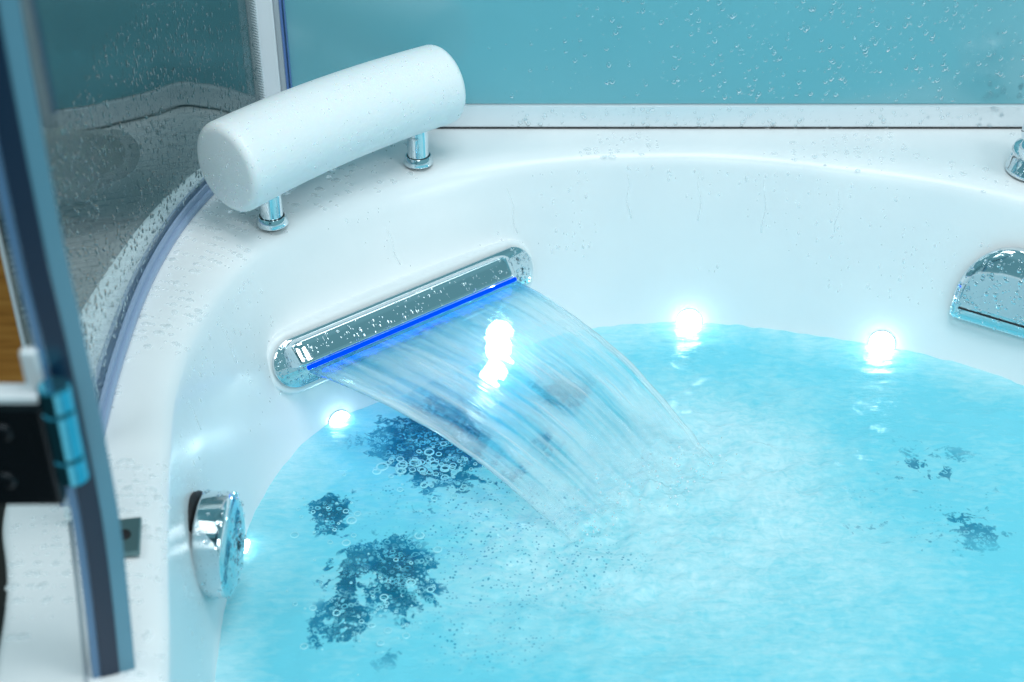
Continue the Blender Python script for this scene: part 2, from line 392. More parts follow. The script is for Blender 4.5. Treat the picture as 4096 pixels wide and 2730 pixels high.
m0 = N.new('ShaderNodeMixShader'); L.new(math_('SUBTRACT', .85, math_('MULTIPLY', ac.outputs['Fac'], .42)), m0.inputs[0]); L.new(gls.outputs[0], m0.inputs[1]); L.new(dp.outputs[0], m0.inputs[2])
mx = N.new('ShaderNodeMixShader'); L.new(milk, mx.inputs[0]); L.new(m0.outputs[0], mx.inputs[1]); L.new(b.outputs[0], mx.inputs[2])
L.new(mx.outputs[0], N['Material Output'].inputs[0])
for f in bm.faces: f.normal_update()
for f in bm.faces:
    if f.normal.z < 0: f.normal_flip()
tag(link('water', bm, m_water, smooth='keep'), kind='structure')

# ------------------------------------------------------------------ tub lights and jets (set into the shell)
LEDS = [(247, 558), (340, 434), (498, 352), (689, 325), (882, 347)]
for (px, py) in LEDS:
    p, n = hit(px, py - {340: 10, 247: 4}.get(px, 4))
    M = frame(p, n)
    bm = bmesh.new(); s = 1.25 if px == 498 else 1.04
    add_lathe(bm, [(.0146 * s, -.002), (.0146 * s, .0012), (.0140 * s, .002), (.0135 * s, .0018), (.0133 * s, .001)], M, 36)
    bz = link('tub_light', bm, m_chrome, tub)
    bm = bmesh.new(); add_lathe(bm, [(.0134 * s, .001), (.0130 * s, .0035), (.009 * s, .0058), (.004 * s, .0068), (0, .007)], M, 28)
    link('lens', bm, m_led, bz)
JETS = [(434, 442, .056), (333, 509, .022), (345, 590, .030), (398, 572, .036), (562, 388, .034)]
for (px, py, r) in JETS:
    q = at_z(px, py, WZ); d = ray(px, py).normalized()
    # straight on with the refraction of the water
    sn = Vector((d.x, d.y, 0)) / 1.33; dr = Vector((sn.x, sn.y, -math.sqrt(max(.01, 1 - sn.length_squared))))
    loc, nrm, _, _ = bvh.ray_cast(q + dr * .002, dr)
    if nrm.z < 0: nrm = -nrm
    M = frame(loc, nrm)
    bm = bmesh.new(); add_lathe(bm, [(r, -.003), (r, .004), (r * .9, .008), (r * .62, .006), (r * .55, -.001)], M, 32)
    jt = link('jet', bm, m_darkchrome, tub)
    bm = bmesh.new(); add_lathe(bm, [(r * .54, -.001), (r * .5, .006), (r * .25, .011), (0, .012)], M, 24)
    link('nozzle', bm, m_deep, jt)

# ------------------------------------------------------------------ shower cabin round the tub
cab = thing('shower_enclosure', 'glass shower enclosure with teal back panel and curved side glass around the tub', 'shower enclosure')
bm = bmesh.new(); add_box(bm, (-.262, 1.566, .0290), (1.14, 1.578, .95), bev=.001); link('back_panel', bm, m_teal, cab, smooth=False)
bm = bmesh.new(); add_box(bm, (-.262, 1.5605, .0008), (1.14, 1.582, .0285), bev=.0008); link('base_rail', bm, m_alu, cab, smooth=False)
bm = bmesh.new(); add_box(bm, (-.262, 1.5596, .0004), (1.14, 1.5603, .0024)); link('rail_joint', bm, m_rubber, cab, smooth=False)
# curved glass
bm = bmesh.new()
off = []
for i, p in enumerate(Gl):
    tt = (Gl[min(i + 1, len(Gl) - 1)] - Gl[max(i - 1, 0)]).normalized(); off.append(Vector((tt.y, -tt.x, 0)))   # points into the tub
cols = []
Gs = Gl[22:]; offs = off[22:]
for i, p in enumerate(Gs):
    cols.append([bm.verts.new(Vector((q.x, q.y, zz))) for q, zz in ((p + offs[i] * .0025, .004), (p + offs[i] * .0025, .75), (p - offs[i] * .0025, .75), (p - offs[i] * .0025, .004))])
for a, b2 in zip(cols, cols[1:]):
    for k in range(4): bm.faces.new((a[k], a[(k + 1) % 4], b2[(k + 1) % 4], b2[k]))
bm.faces.new(cols[0]); bm.faces.new(cols[-1][::-1])
cg = link('curved_panel', bm, m_glass, cab); sharp(cg)
bm = bmesh.new()
P3 = [Vector((p.x, p.y, .0005)) for p in Gl[25:]]
add_sweep(bm, P3, [(-.011, 0), (-.011, .004), (-.009, .006), (-.0065, .006), (-.0060, .012), (-.0032, .012), (-.0032, .002), (.0032, .002), (.0032, .012), (.0060, .012), (.0065, .006), (.009, .006), (.011, .004), (.011, 0)])
sharp(link('glass_channel', bm, m_channel, cab))
bm = bmesh.new(); add_sweep(bm, [at_z(87, 690, .0004), at_z(80, 610, .0004), at_z(70, 522, .0004)], [(-.0016, 0), (-.0012, .0012), (.0012, .0012), (.0016, 0)]); link('seam', bm, m_grey, cab)
# corner post
post = None
bm = bmesh.new(); add_box(bm, (-.286, 1.548, .0005), (-.267, 1.580, .95), bev=.0015); post = link('corner_post', bm, m_white, cab, smooth=False)
bm = bmesh.new(); add_box(bm, (-.2668, 1.552, .0005), (-.2610, 1.580, .95), bev=.001); link('grey_strip', bm, m_grey, post, smooth=False)
bm = bmesh.new(); add_box(bm, (-.2608, 1.556, .029), (-.2585, 1.5655, .95)); add_box(bm, (-.2570, 1.5605, .029), (-.2558, 1.5655, .95)); link('blue_gasket', bm, m_gasket, post, smooth=False)
# printed dots fading out beside the post
bm = bmesh.new(); pit = .0032
g_end = Gl[-1] + off[-1] * .003; g_dir = (Gl[-4] - Gl[-1]).normalized(); g_n = off[-1]
for c in range(6):
    rr = .00165 - c * .00021
    for k in range(110):
        zz = .006 + k * pit + (pit / 2 if c % 2 else 0)
        o = g_end + g_dir * (.0015 + c * pit * .87) + Vector((0, 0, zz)) + g_n * .0004
        M = frame(o, g_n); bmesh.ops.create_circle(bm, cap_ends=True, segments=8, radius=rr, matrix=M)
tag(link('dotted_border', bm, m_white, post, smooth=False), 'white printed dots fading out along the glass edge', kind='stuff')
# charcoal end post of the glass
bm = bmesh.new(); add_box(bm, (-.383, .945, .0005), (-.357, .962, .75), bev=.002); link('end_post', bm, m_post, cab, smooth=False)
bm = bmesh.new(); add_box(bm, (-.3870, .946, .0005), (-.3833, .955, .75), bev=.0008); link('trim_strip', bm, m_alu, cab, smooth=False)
# door: leaf seen edge on
spts = catmull([at_y(*q, .70) for q in ((112, 676), (103, 590), (90, 500), (58.5, 350), (35, 250), (-3, 60), (-40, -150))], 8)
door = None
dd = Vector((-.074, .19, 0)).normalized(); sd = Vector((dd.y, -dd.x, 0))
def vstrip(x0, x1, d0, d1, name, m, parent):
    bm = bmesh.new(); rr = []
    for p in spts:
        rr.append([bm.verts.new(p + sd * x + dd * d) for x, d in ((x0, d0), (x1, d0), (x1, d1), (x0, d1))])
    for a, b2 in zip(rr, rr[1:]):
        for k in range(4): bm.faces.new((a[k], a[(k + 1) % 4], b2[(k + 1) % 4], b2[k]))
    bm.faces.new(rr[0]); bm.faces.new(rr[-1][::-1])
    return sharp(link(name, bm, m, parent))
door = vstrip(-.0072, .0052, 0, .020, 'glass_door', m_navy, cab); door['label'] = 'blurred blue edge of the open glass door in front of the rim'
vstrip(-.0030, .0026, .022, .19, 'pane', m_glass, door)
vstrip(.0054, .0160, .001, .016, 'seal', m_blueseal, door)
vstrip(-.0125, -.0074, .001, .016, 'seal', m_lilac, door)
# hinge
bm = bmesh.new(); add_box(bm, (-.46, .686, .164), (-.277, .698, .2405), bev=.003); hg = link('hinge', bm, m_black, cab, smooth=False)
bm = bmesh.new(); add_box(bm, (-.46, .687, .2415), (-.279, .702, .2465), bev=.001); link('cap_plate', bm, m_alu, hg, smooth=False)
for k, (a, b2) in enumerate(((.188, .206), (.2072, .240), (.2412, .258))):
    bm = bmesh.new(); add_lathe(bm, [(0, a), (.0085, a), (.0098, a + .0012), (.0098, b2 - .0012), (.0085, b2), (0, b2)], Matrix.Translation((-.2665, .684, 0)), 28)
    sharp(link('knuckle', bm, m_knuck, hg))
for (px, py) in ((7, 480), (3, 432)):
    p = at_y(px, py, .686); bm = bmesh.new(); add_lathe(bm, [(.006, 0), (.006, .0015), (.004, .0025), (0, .0015)], frame(p, Vector((0, -1, 0))), 20); link('screw', bm, m_black, hg)
bm = bmesh.new(); add_box(bm, (-.286, .692, .247), (-.276, .700, .275), bev=.002); link('bracket', bm, m_alu, hg, smooth=False)
# seam pieces on the outer deck near the door
# door catch plate on the rim
p = at_z(125, 541, .0); M = Matrix.Translation(p) @ Matrix.Rotation(R(10), 4, 'Z')
clip = thing('door_catch', 'small square metal catch plate with a round hole on the tub rim by the door', 'catch plate')
bm = bmesh.new(); add_box(bm, (-.0125, -.020, .0006), (.0125, .020, .006), M, bev=.0012); link('plate', bm, mat('green_grey_metal', (.16, .26, .27), .3, .8), clip, smooth=False)
bm = bmesh.new(); add_lathe(bm, [(.0055, .0062), (.0055, .0075), (.0040, .0075), (.0040, .0063)], M, 20); add_lathe(bm, [(0, .0062), (.0042, .0062)], M, 20); link('hole', bm, m_rubber, clip)

# ------------------------------------------------------------------ headrest
hr = thing('headrest', 'fat white foam headrest roll on two chrome posts on the tub rim', 'headrest')
pL, pR = Vector((-.288, 1.300, .080)), Vector((-.076, 1.505, .083))
axis = (pR - pL); Ln = axis.length; ax = axis.normalized()
sid = ax.cross(Vector((0, 0, 1))).normalized()        # towards the tub
RAD = .0470; sec = 48; cr_ = .0095
sts = []
for k in range(7): a = k / 6 * math.pi / 2; sts.append((cr_ * (1 - math.cos(a)), 1 - (cr_ / RAD) * (1 - math.sin(a))))
sts = [(0, .0), (0, .25), (-.001*0, .45)] + sts
body = [(cr_ + (Ln - 2 * cr_) * k / 24, 1) for k in range(1, 24)]
full = sts + body + [(Ln - d, s) for d, s in sts[::-1]]
bm = bmesh.new(); rings = []
for d, s in full:
    f = d / Ln
    c0 = pL + ax * d + sid * (-.012 * (1 - (2 * f - 1) ** 2))
    sc_ = s * RAD * (1.03 - .07 * f)
    tl = ax + sid * (-.012 * (-4 * (2 * f - 1)) / Ln * .5); tl.normalize(); s2 = tl.cross(Vector((0, 0, 1))).normalized(); u2 = s2.cross(tl)
    bulge = .004 * (1 - s) * (-1 if f < .5 else 1)
    if s < 1e-6: rings.append([bm.verts.new(c0 + tl * bulge)])
    else: rings.append([bm.verts.new(c0 + tl * bulge + s2 * sc_ * math.cos(2 * math.pi * j / sec) + u2 * sc_ * math.sin(2 * math.pi * j / sec)) for j in range(sec)])
for A, B in zip(rings, rings[1:]):
    for j in range(sec):
        j2 = (j + 1) % sec
        if len(A) == 1: bm.faces.new((A[0], B[j], B[j2]))
        elif len(B) == 1: bm.faces.new((A[j], A[j2], B[0]))
        else: bm.faces.new((A[j], A[j2], B[j2], B[j]))
bmp = bm.copy(); bmesh.ops.recalc_face_normals(bmp, faces=bmp.faces[:]); bvh_p = BVHTree.FromBMesh(bmp)
link('cushion', bm, m_foam, hr)
for (px, py) in ((272.5, 221), (418.5, 160.5)):
    b0 = at_z(px, py, .003); M = Matrix.Translation((b0.x, b0.y, 0))
    bm = bmesh.new(); add_lathe(bm, [(.0122, .006), (.0122, .052)], M, 36); po = link('post', bm, m_chrome, hr)
    bm = bmesh.new(); add_lathe(bm, [(.0168, .0008), (.0172, .0022), (.0150, .0085), (.0142, .0100), (.0133, .0100), (.0130, .0070)], M, 40); sharp(link('flange', bm, m_chrome, po), 40)
    bm = bmesh.new(); add_lathe(bm, [(.0131, .006), (.0131, .0095), (.0122, .0098)], M, 30); link('gap_ring', bm, m_rubber, po)

# ------------------------------------------------------------------ waterfall spout
sl, nl = hit(272, 371); sr, nr = hit(529, 262)
U = (sr - sl); U.z = 0; U.normalize()
nn = (nl + nr).normalized(); Nn = (nn - U * nn.dot(U)).normalized(); Wn = Nn.cross(U)
if Wn.z < 0: Wn = -Wn
r0 = .0265; org = (sl + sr) / 2 + Nn * .003; half = (sr - sl).length / 2 - r0
def loc3(u, n, w): return org + U * u + Nn * n + Wn * w
def stadium(hl, r, n=18):
    P = []
    for k in range(n + 1): a = -math.pi / 2 + math.pi * k / n; P.append((hl + r * math.cos(a), r * math.sin(a)))
    for k in range(n + 1): a = math.pi / 2 + math.pi * k / n; P.append((-hl + r * math.cos(a), r * math.sin(a)))
    return P
def stad_solid(bm, layers):
    rings = []
    for (dr, n) in layers: rings.append([bm.verts.new(loc3(u, n, w)) for u, w in stadium(half, r0 + dr)])
    m = len(rings[0])
    for A, B in zip(rings, rings[1:]):
        for k in range(m): bm.faces.new((A[k], A[(k + 1) % m], B[(k + 1) % m], B[k]))
    bm.faces.new(rings[-1])
bm = bmesh.new(); stad_solid(bm, [(.0075, -.06), (.0075, -.0045), (.0065, -.0025), (.0045, -.0012), (.0015, -.0008)]); sharp(link('spout_recess', bm, m_acr, tub), 50)
sp = thing('waterfall_spout', 'long chrome waterfall spout with blue lit slot beaded with drops on the tub wall', 'water spout')
bm = bmesh.new(); stad_solid(bm, [(-.001, -.01), (0, .001), (-.0003, .0035), (-.0018, .0045)]); sharp(link('plate', bm, m_chrome, sp), 40)
h0, h1 = -half - .012, half - .006
prof = [(.0046, .0245), (.010, .0244), (.0145, .0240), (.0168, .0230), (.0182, .0212), (.0200, .0165), (.0222, .0100), (.0242, .0040), (.0251, .0012), (.0248, -.0006), (.0235, -.0014), (.0215, -.002), (.0046, -.002)]
bm = bmesh.new(); rings = []
nst = 44
for k in range(nst + 1):
    f = k / nst; u = h0 + (h1 - h0) * (.5 - .5 * math.cos(math.pi * f))
    e_ = min(u - h0, h1 - u) / .016
    s = math.sqrt(max(0, 1 - (1 - min(1, e_)) ** 2)) if e_ < 1 else 1
    s = max(s, .02)
    rings.append([bm.verts.new(loc3(u, .0046 + (n - .0046) * s, w if w < 0 else w * (.55 + .45 * s))) for n, w in prof])
for A, B in zip(rings, rings[1:]):
    for k in range(len(prof) - 1): bm.faces.new((A[k], A[k + 1], B[k + 1], B[k]))
bm.faces.new(rings[0]); bm.faces.new(rings[-1][::-1])
bms = bm.copy(); bmesh.ops.recalc_face_normals(bms, faces=bms.faces[:]); bvh_s = BVHTree.FromBMesh(bms)
sharp(link('hood', bm, m_chrome, sp), 50)
u0, u1 = -half + .001, half - .015
bm = bmesh.new(); add_sweep(bm, [loc3(u0, .0235, -.0045), loc3(u1, .0235, -.0045)], circ(.0024, 12)); link('blue_light_strip', bm, m_bluelight, sp)
la = area('blue_slot_lamp', loc3((u0 + u1) / 2, .030, -.010), loc3((u0 + u1) / 2, .1, -.05), .25, .008, .05, (.0, .03, 1.0))
Mx = Matrix((U, (Nn * .6 - Wn * .8).normalized().cross(U) * -1, -(Nn * .6 - Wn * .8).normalized())).transposed(); la.rotation_euler = Mx.to_euler()
SLL, SLR = loc3(u0 + .001, .0235, -.0078), loc3(u1 - .001, .0235, -.0078)

# ------------------------------------------------------------------ the falling sheet of water
A_, B_ = IMPL.copy(), IMPR.copy()
def sheet_pt(a, t, side):
    S = SLL.lerp(SLR, a); E = A_.lerp(B_, a)
    p = S.lerp(E, t); drop = S.z - (WZ - .004)
    p.z = S.z - drop * (.02 * t + .98 * t ** 2.3)
    p += (E - S).cross(Vector((0, 0, 1))).normalized() * (.006 * t * noise.noise(Vector((t * 3.2, a * 1.5, 21))) + .0025 * t * noise.noise(Vector((t * 11, a * 3, 5))))
    fl = Vector((a * 17, t * 2.6, 0)); f2 = Vector((a * 70, t * 3.5, 4))
    amp = .2 + .8 * min(1, t * 3)
    d = amp * (.0016 * noise.noise(fl) + .0004 * noise.noise(f2) + .0008 * noise.noise(Vector((a * 9, t * 5, 9))))
    th = .0011 + .0006 * noise.noise(Vector((a * 40, t * 2.5, 17))) * amp
    edge = min(a, 1 - a)
    th += .0016 * math.exp(-(edge / .018) ** 2)
    nrm = (B_ - A_).cross(E - S + Vector((0, 0, -drop * 2 * t))).normalized()
    if nrm.z < 0: nrm = -nrm
    if t > .8: d += (t - .8) * .02 * noise.noise(Vector((a * 30, t * 25, 2)))
    return p + nrm * (d + side * max(.0003, th))
bm = bmesh.new(); NA, NT = 150, 70; G = {}
for s in (0, 1):
    for i in range(NA + 1):
        for j in range(NT + 1): G[s, i, j] = bm.verts.new(sheet_pt(i / NA, j / NT * 1.01, 1 if s else -1))
uvl = bm.loops.layers.uv.new('flow')
def qf(a, b2, c, d):
    f = bm.faces.new((G[a], G[b2], G[c], G[d]))
    for lp, k in zip(f.loops, (a, b2, c, d)): lp[uvl].uv = (k[1] / NA, k[2] / NT)
for i in range(NA):
    for j in range(NT):
        qf((1, i, j), (1, i + 1, j), (1, i + 1, j + 1), (1, i, j + 1)); qf((0, i, j), (0, i, j + 1), (0, i + 1, j + 1), (0, i + 1, j))
for j in range(NT):
    qf((0, 0, j), (1, 0, j), (1, 0, j + 1), (0, 0, j + 1)); qf((0, NA, j), (0, NA, j + 1), (1, NA, j + 1), (1, NA, j))
for i in range(NA):
    qf((0, i, 0), (0, i + 1, 0), (1, i + 1, 0), (1, i, 0)); qf((0, i, NT), (1, i, NT), (1, i + 1, NT), (0, i + 1, NT))
m_fall = bpy.data.materials.new('falling_water'); m_fall.use_nodes = True
N, L, b = nodes(m_fall)
uv = N.new('ShaderNodeUVMap'); uv.uv_map = 'flow'
def fl_noise(sx, sy, detail, dist=0, off_=0):
    mp = N.new('ShaderNodeMapping'); mp.inputs['Scale'].default_value = (sx, sy, 1); mp.inputs['Location'].default_value = (off_, off_, 0); L.new(uv.outputs[0], mp.inputs[0])
    z = N.new('ShaderNodeTexNoise'); z.inputs['Scale'].default_value = 1; z.inputs['Detail'].default_value = detail; z.inputs['Distortion'].default_value = dist
    L.new(mp.outputs[0], z.inputs['Vector']); return z.outputs['Fac']
sx_ = N.new('ShaderNodeSeparateXYZ'); L.new(uv.outputs[0], sx_.inputs[0])
a1 = fl_noise(64, 1.7, 6, .5); a2 = fl_noise(14, 1.6, 3, .3, 5); a3 = fl_noise(220, 6, 2, 0, 9)
st = math_('ADD', math_('MULTIPLY', math_('SUBTRACT', a1, .5), 1.25), math_('MULTIPLY', math_('SUBTRACT', a2, .5), 2.5))
tt_ = math_('MULTIPLY', math_('SUBTRACT', sx_.outputs[1], .62), 2.0, True)      # breaks up into foam low down
ed = math_('ABSOLUTE', math_('SUBTRACT', sx_.outputs[0], .5)); ed = math_('MULTIPLY', math_('SUBTRACT', ed, .472), 28, True)
fac = math_('ADD', math_('ADD', st, .30), math_('ADD', math_('MULTIPLY', tt_, .9), math_('MULTIPLY', ed, .9)), True)
fac = math_('MULTIPLY', fac, math_('MULTIPLY', math_('ADD', math_('MULTIPLY', sx_.outputs[1], 2.6), .22), 1.0, True)); fac = math_('MULTIPLY', fac, .62)
b.inputs['Base Color'].default_value = (.86, .97, .99, 1); b.inputs['Roughness'].default_value = .2
b.inputs['Transmission Weight'].default_value = .25; b.inputs['IOR'].default_value = 1.33
gls = N.new('ShaderNodeBsdfPrincipled'); gls.inputs['Base Color'].default_value = (.90, .98, 1, 1); gls.inputs['Roughness'].default_value = .0
gls.inputs['Transmission Weight'].default_value = 1; gls.inputs['IOR'].default_value = 1.16
tr = N.new('ShaderNodeBsdfTransparent'); tr.inputs[0].default_value = (.93, .99, 1, 1)
lip_tint = N.new('ShaderNodeValToRGB'); e = lip_tint.color_ramp.elements     # teal and blue reflected at the slot put into the tint, clearing lower down
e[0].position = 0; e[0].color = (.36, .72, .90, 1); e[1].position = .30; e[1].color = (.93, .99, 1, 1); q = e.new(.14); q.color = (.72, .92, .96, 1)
L.new(math_('ADD', sx_.outputs[1], math_('MULTIPLY', math_('SUBTRACT', a1, .5), .22)), lip_tint.inputs[0]); L.new(lip_tint.outputs[0], tr.inputs[0]); L.new(lip_tint.outputs[0], gls.inputs['Base Color'])
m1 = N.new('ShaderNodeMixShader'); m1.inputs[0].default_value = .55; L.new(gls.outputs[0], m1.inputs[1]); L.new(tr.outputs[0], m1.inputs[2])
bp = N.new('ShaderNodeBump'); bp.inputs['Strength'].default_value = .4; bp.inputs['Distance'].default_value = .001
L.new(math_('ADD', a1, math_('MULTIPLY', a3, .3)), bp.inputs['Height']); L.new(bp.outputs[0], b.inputs['Normal']); L.new(bp.outputs[0], gls.inputs['Normal'])
m2 = N.new('ShaderNodeMixShader'); L.new(fac, m2.inputs[0]); L.new(m1.outputs[0], m2.inputs[1]); L.new(b.outputs[0], m2.inputs[2])
fd = math_('MULTIPLY', math_('SUBTRACT', math_('ADD', sx_.outputs[1], math_('MULTIPLY', math_('SUBTRACT', a2, .5), .50)), .62), 2.4, True)
m3 = N.new('ShaderNodeMixShader'); t3 = N.new('ShaderNodeBsdfTransparent'); L.new(fd, m3.inputs[0]); L.new(m2.outputs[0], m3.inputs[1]); L.new(t3.outputs[0], m3.inputs[2])
L.new(m3.outputs[0], N['Material Output'].inputs[0])
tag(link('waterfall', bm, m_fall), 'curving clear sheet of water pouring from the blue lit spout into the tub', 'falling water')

# ------------------------------------------------------------------ round knob on the left wall
pk, nk = hit(203, 548)
nk = Vector((nk.x, nk.y, 0)).normalized(); nk = (Matrix.Rotation(R(-6), 3, 'Z') @ nk)
ctr = Vector((pk.x, pk.y, -.114)) - nk * .011
kn = thing('overflow_knob', 'thick round chrome knob wet with drops on the left tub wall', 'knob')
M = frame(ctr - nk * .004, nk)
bm = bmesh.new(); add_lathe(bm, [(.030, -.02), (.030, .006), (.0455, .007), (.0465, .010), (.0455, .0135), (.03, .0135)], M, 48); link('gasket', bm, m_rubber, kn)
bm = bmesh.new(); add_lathe(bm, [(.030, .0165), (.0452, .0165), (.0465, .0185), (.0470, .036), (.0462, .041), (.0440, .0432), (.036, .0455), (.018, .0475), (0, .048)], M, 64)
kb = bm.copy(); bmesh.ops.recalc_face_normals(kb, faces=kb.faces[:]); bvh_k = BVHTree.FromBMesh(kb)
sharp(link('cap', bm, m_chrome, kn), 30)

# ------------------------------------------------------------------ half moon overflow cover on the right wall
pa, na = hit(952, 300); pb, nb = hit(1020, 325)
U2 = (pb - pa); U2.z = 0; U2.normalize(); n2_ = Vector((U2.y, -U2.x, 0)); n2_ = (n2_ + Vector((0, 0, .27))).normalized(); W2 = Vector((0, 0, 1)) - n2_ * n2_.z; W2.normalize()
o2 = hit(952, 312)[0] + U2 * .056 - n2_ * .002
mo = thing('half_moon_cover', 'half moon chrome water inlet cover with a slit on the right tub wall', 'inlet cover')
def moon_outline(sc_=1.0):
    P = []
    for k in range(41):
        a = math.pi * k / 40; P.append((-.058 * math.cos(a) * sc_, .020 + .072 * math.sin(a) * sc_))
    w = .058 * sc_
    return P + [(w, .001 + .004 * (1 - sc_)), (w - .004, -.003), (-w + .004, -.003), (-w, .001 + .004 * (1 - sc_))]
bm = bmesh.new(); rings = []
for (s, n) in ((1, -.03), (1, .008), (.985, .0115), (.95, .0130), (.80, .0142), (.45, .0150)):
    cx_, cy_ = 0, .030
    rings.append([bm.verts.new(o2 + U2 * (cx_ + (x_ - cx_) * s) + W2 * (cy_ + (y_ - cy_) * s) + n2_ * n) for x_, y_ in moon_outline()])
for A, B in zip(rings, rings[1:]):
    for k in range(len(A)): bm.faces.new((A[k], A[(k + 1) % len(A)], B[(k + 1) % len(A)], B[k]))
bm.faces.new(rings[-1]); bmm = bm.copy(); bmesh.ops.recalc_face_normals(bmm, faces=bmm.faces[:]); bvh_m = BVHTree.FromBMesh(bmm)
sharp(link('cover', bm, m_chrome, mo), 40)
Mm = Matrix((U2, W2, n2_)).transposed().to_4x4(); Mm.translation = o2
bm = bmesh.new(); add_box(bm, (-.048, .0100, .0120), (.050, .0120, .0156), Mm); link('slit', bm, m_rubber, mo, smooth=False)

# ------------------------------------------------------------------ tap at the right edge
tp = thing('mixer_tap', 'round chrome mixer tap base on the tub rim at the right edge', 'tap')
b0 = at_z(1034, 172, 0); M = Matrix.Translation((b0.x, b0.y, 0))
bm = bmesh.new(); add_lathe(bm, [(.0300, .0008), (.0315, .002), (.0315, .006), (.0290, .0085), (.0290, .026), (.026, .032), (.016, .037), (0, .039)], M, 48); bt = bm.copy(); link('base', bm, m_chrome, tp)
bmesh.ops.recalc_face_normals(bt, faces=bt.faces[:]); bvh_t = BVHTree.FromBMesh(bt)
bm = bmesh.new(); bmesh.ops.create_uvsphere(bm, u_segments=32, v_segments=20, radius=.0165, matrix=Matrix.Translation((b0.x - .012, b0.y - .018, .036))); link('ball_handle', bm, m_chrome, tp)
bm = bmesh.new(); add_lathe(bm, [(.022, .03), (.024, .042), (.022, .056), (.014, .066), (0, .07)], Matrix.Translation((b0.x + .006, b0.y + .012, 0)), 40); link('dome', bm, m_chrome, tp)

# ------------------------------------------------------------------ water drops
def drop(bm, p, n, r, st=1.0, sdir=None, hgt=.5):
    M = frame(p, n, sdir); seg = 9; rings = []
    ir = [1 + random.uniform(-.14, .14) for _ in range(seg)]
    for (q, h) in ((1, -.05), (.93, .38), (.6, .82), (0, 1)):
        if q == 0: rings.append([bm.verts.new(M @ Vector((0, 0, r * hgt)))])
        else: rings.append([bm.verts.new(M @ Vector((q * r * ir[k] * st * math.cos(2 * math.pi * k / seg), q * r * ir[k] * math.sin(2 * math.pi * k / seg), h * r * hgt))) for k in range(seg)])
    for A, B in zip(rings, rings[1:]):
        for k in range(seg):
            k2 = (k + 1) % seg
            if len(B) == 1: bm.faces.new((A[k], A[k2], B[0]))
            else: bm.faces.new((A[k], A[k2], B[k2], B[k]))
def rsize(lo, hi, p=2.6): return lo + (hi - lo) * random.random() ** p
def drops_obj(name, bm, label, m=None): return tag(link(name, bm, m or m_drop), label, 'water drops', kind='stuff')
UPV = Vector((0, 0, 1))
bm = bmesh.new()
for _ in range(2300):
    x_, z_ = random.uniform(-.24, .66), random.uniform(.034, .21)
    if random.random() > min(1, .12 + (x_ - .0) * 2.4): continue
    drop(bm, Vector((x_, 1.5655, z_)), Vector((0, -1, 0)), rsize(.0006, .0030), random.uniform(1, 1.3), UPV, .42)
for _ in range(260):
    drop(bm, Vector((random.uniform(0, .66), 1.560, random.uniform(.002, .027))), Vector((0, -1, 0)), rsize(.0006, .0032), 1.05, UPV, .45)
drops_obj('panel_drops', bm, 'clear water drops beaded over the teal back panel and its rail')
bm = bmesh.new()
for _ in range(4200):
    i = random.randrange(26, len(Gl) - 2); f = random.random(); p = Gl[i].lerp(Gl[i + 1], f); zz = random.random() ** 1.3 * .24 + .006
    if noise.noise(Vector((i * .09, zz * 14, 0))) < -.3 and random.random() < .6: continue
    drop(bm, Vector((p.x, p.y, zz)) + off[i] * .0026, off[i], rsize(.0005, .0021, 2.4), random.uniform(1.1, 2.0), UPV, .45)
drops_obj('glass_drops', bm, 'stretched drops of water running down the curved left glass')
bm = bmesh.new()
cnt = 0
for _ in range(9000):
    i = random.randrange(0, NS); f = random.random(); O, Rr = Ou[i], Rm[i]
    p = O.lerp(Rr, f); q = Vector((p.x, p.y, 0))
    if p.x > .7 or p.y < .6 or p.y > 1.55: continue
    nv = noise.noise(q * 11) + (.25 if p.x < -.1 else -.1)
    if nv < .05: continue
    loc, nrm, _, _ = bvh.ray_cast(Vector((p.x, p.y, .3)), Vector((0, 0, -1)))
    if loc is None: continue
    drop(bm, loc, Vector((0, 0, 1)), rsize(.0010, .0042, 2), random.uniform(1, 1.5), Vector((random.uniform(-1, 1), random.uniform(-1, 1), 0)), .22); cnt += 1
    if cnt > 1500: break
drops_obj('rim_drops', bm, 'flat clear drops and splashes scattered on the white tub rim', m_flat)
def chrome_drops(bm, tree, gen, n, lo, hi, hgt=.5):
    c = 0
    for _ in range(n * 6):
        o, d = gen(); loc, nrm, _, _ = tree.ray_cast(o, d)
        if loc is None: continue
        if nrm.dot(d) > 0: nrm = -nrm
        drop(bm, loc, nrm, rsize(lo, hi, 2.5), 1.1, UPV if abs(nrm.z) < .9 else None, hgt); c += 1
        if c >= n: break
bm = bmesh.new()
chrome_drops(bm, bvh_s, lambda: (loc3(random.uniform(h0, h1), .1, random.uniform(0, .022)), -Nn), 170, .0006, .0024, .34)
for _ in range(230):
    s = random.choice((-1, 1)); a = random.uniform(-math.pi / 2, math.pi / 2); rr = r0 * math.sqrt(random.random()) * .95
    u, w = s * (half + rr * math.cos(a)), rr * math.sin(a)
    if s < 0 and random.random() < .45: u = -half + random.uniform(0, .04); w = random.uniform(-.024, -.006)
    drop(bm, loc3(u, .0045, w), Nn, rsize(.0005, .0022), 1.1, Wn, .5)
drops_obj('spout_drops', bm, 'round water drops clinging to the chrome waterfall spout')
bm = bmesh.new()
def gk():
    o = ctr + nk * .03 + Vector((random.uniform(-1, 1), random.uniform(-1, 1), random.uniform(-1, 1))).normalized() * .15
    return o, (ctr + nk * random.uniform(.02, .045) - o).normalized()
chrome_drops(bm, bvh_k, gk, 420, .0005, .0030); drops_obj('knob_drops', bm, 'drops of water covering the round chrome knob')
bm = bmesh.new()
chrome_drops(bm, bvh_m, lambda: (o2 + U2 * random.uniform(-.058, .058) + W2 * random.uniform(-.003, .09) + n2_ * .1, -n2_), 330, .0005, .0028)
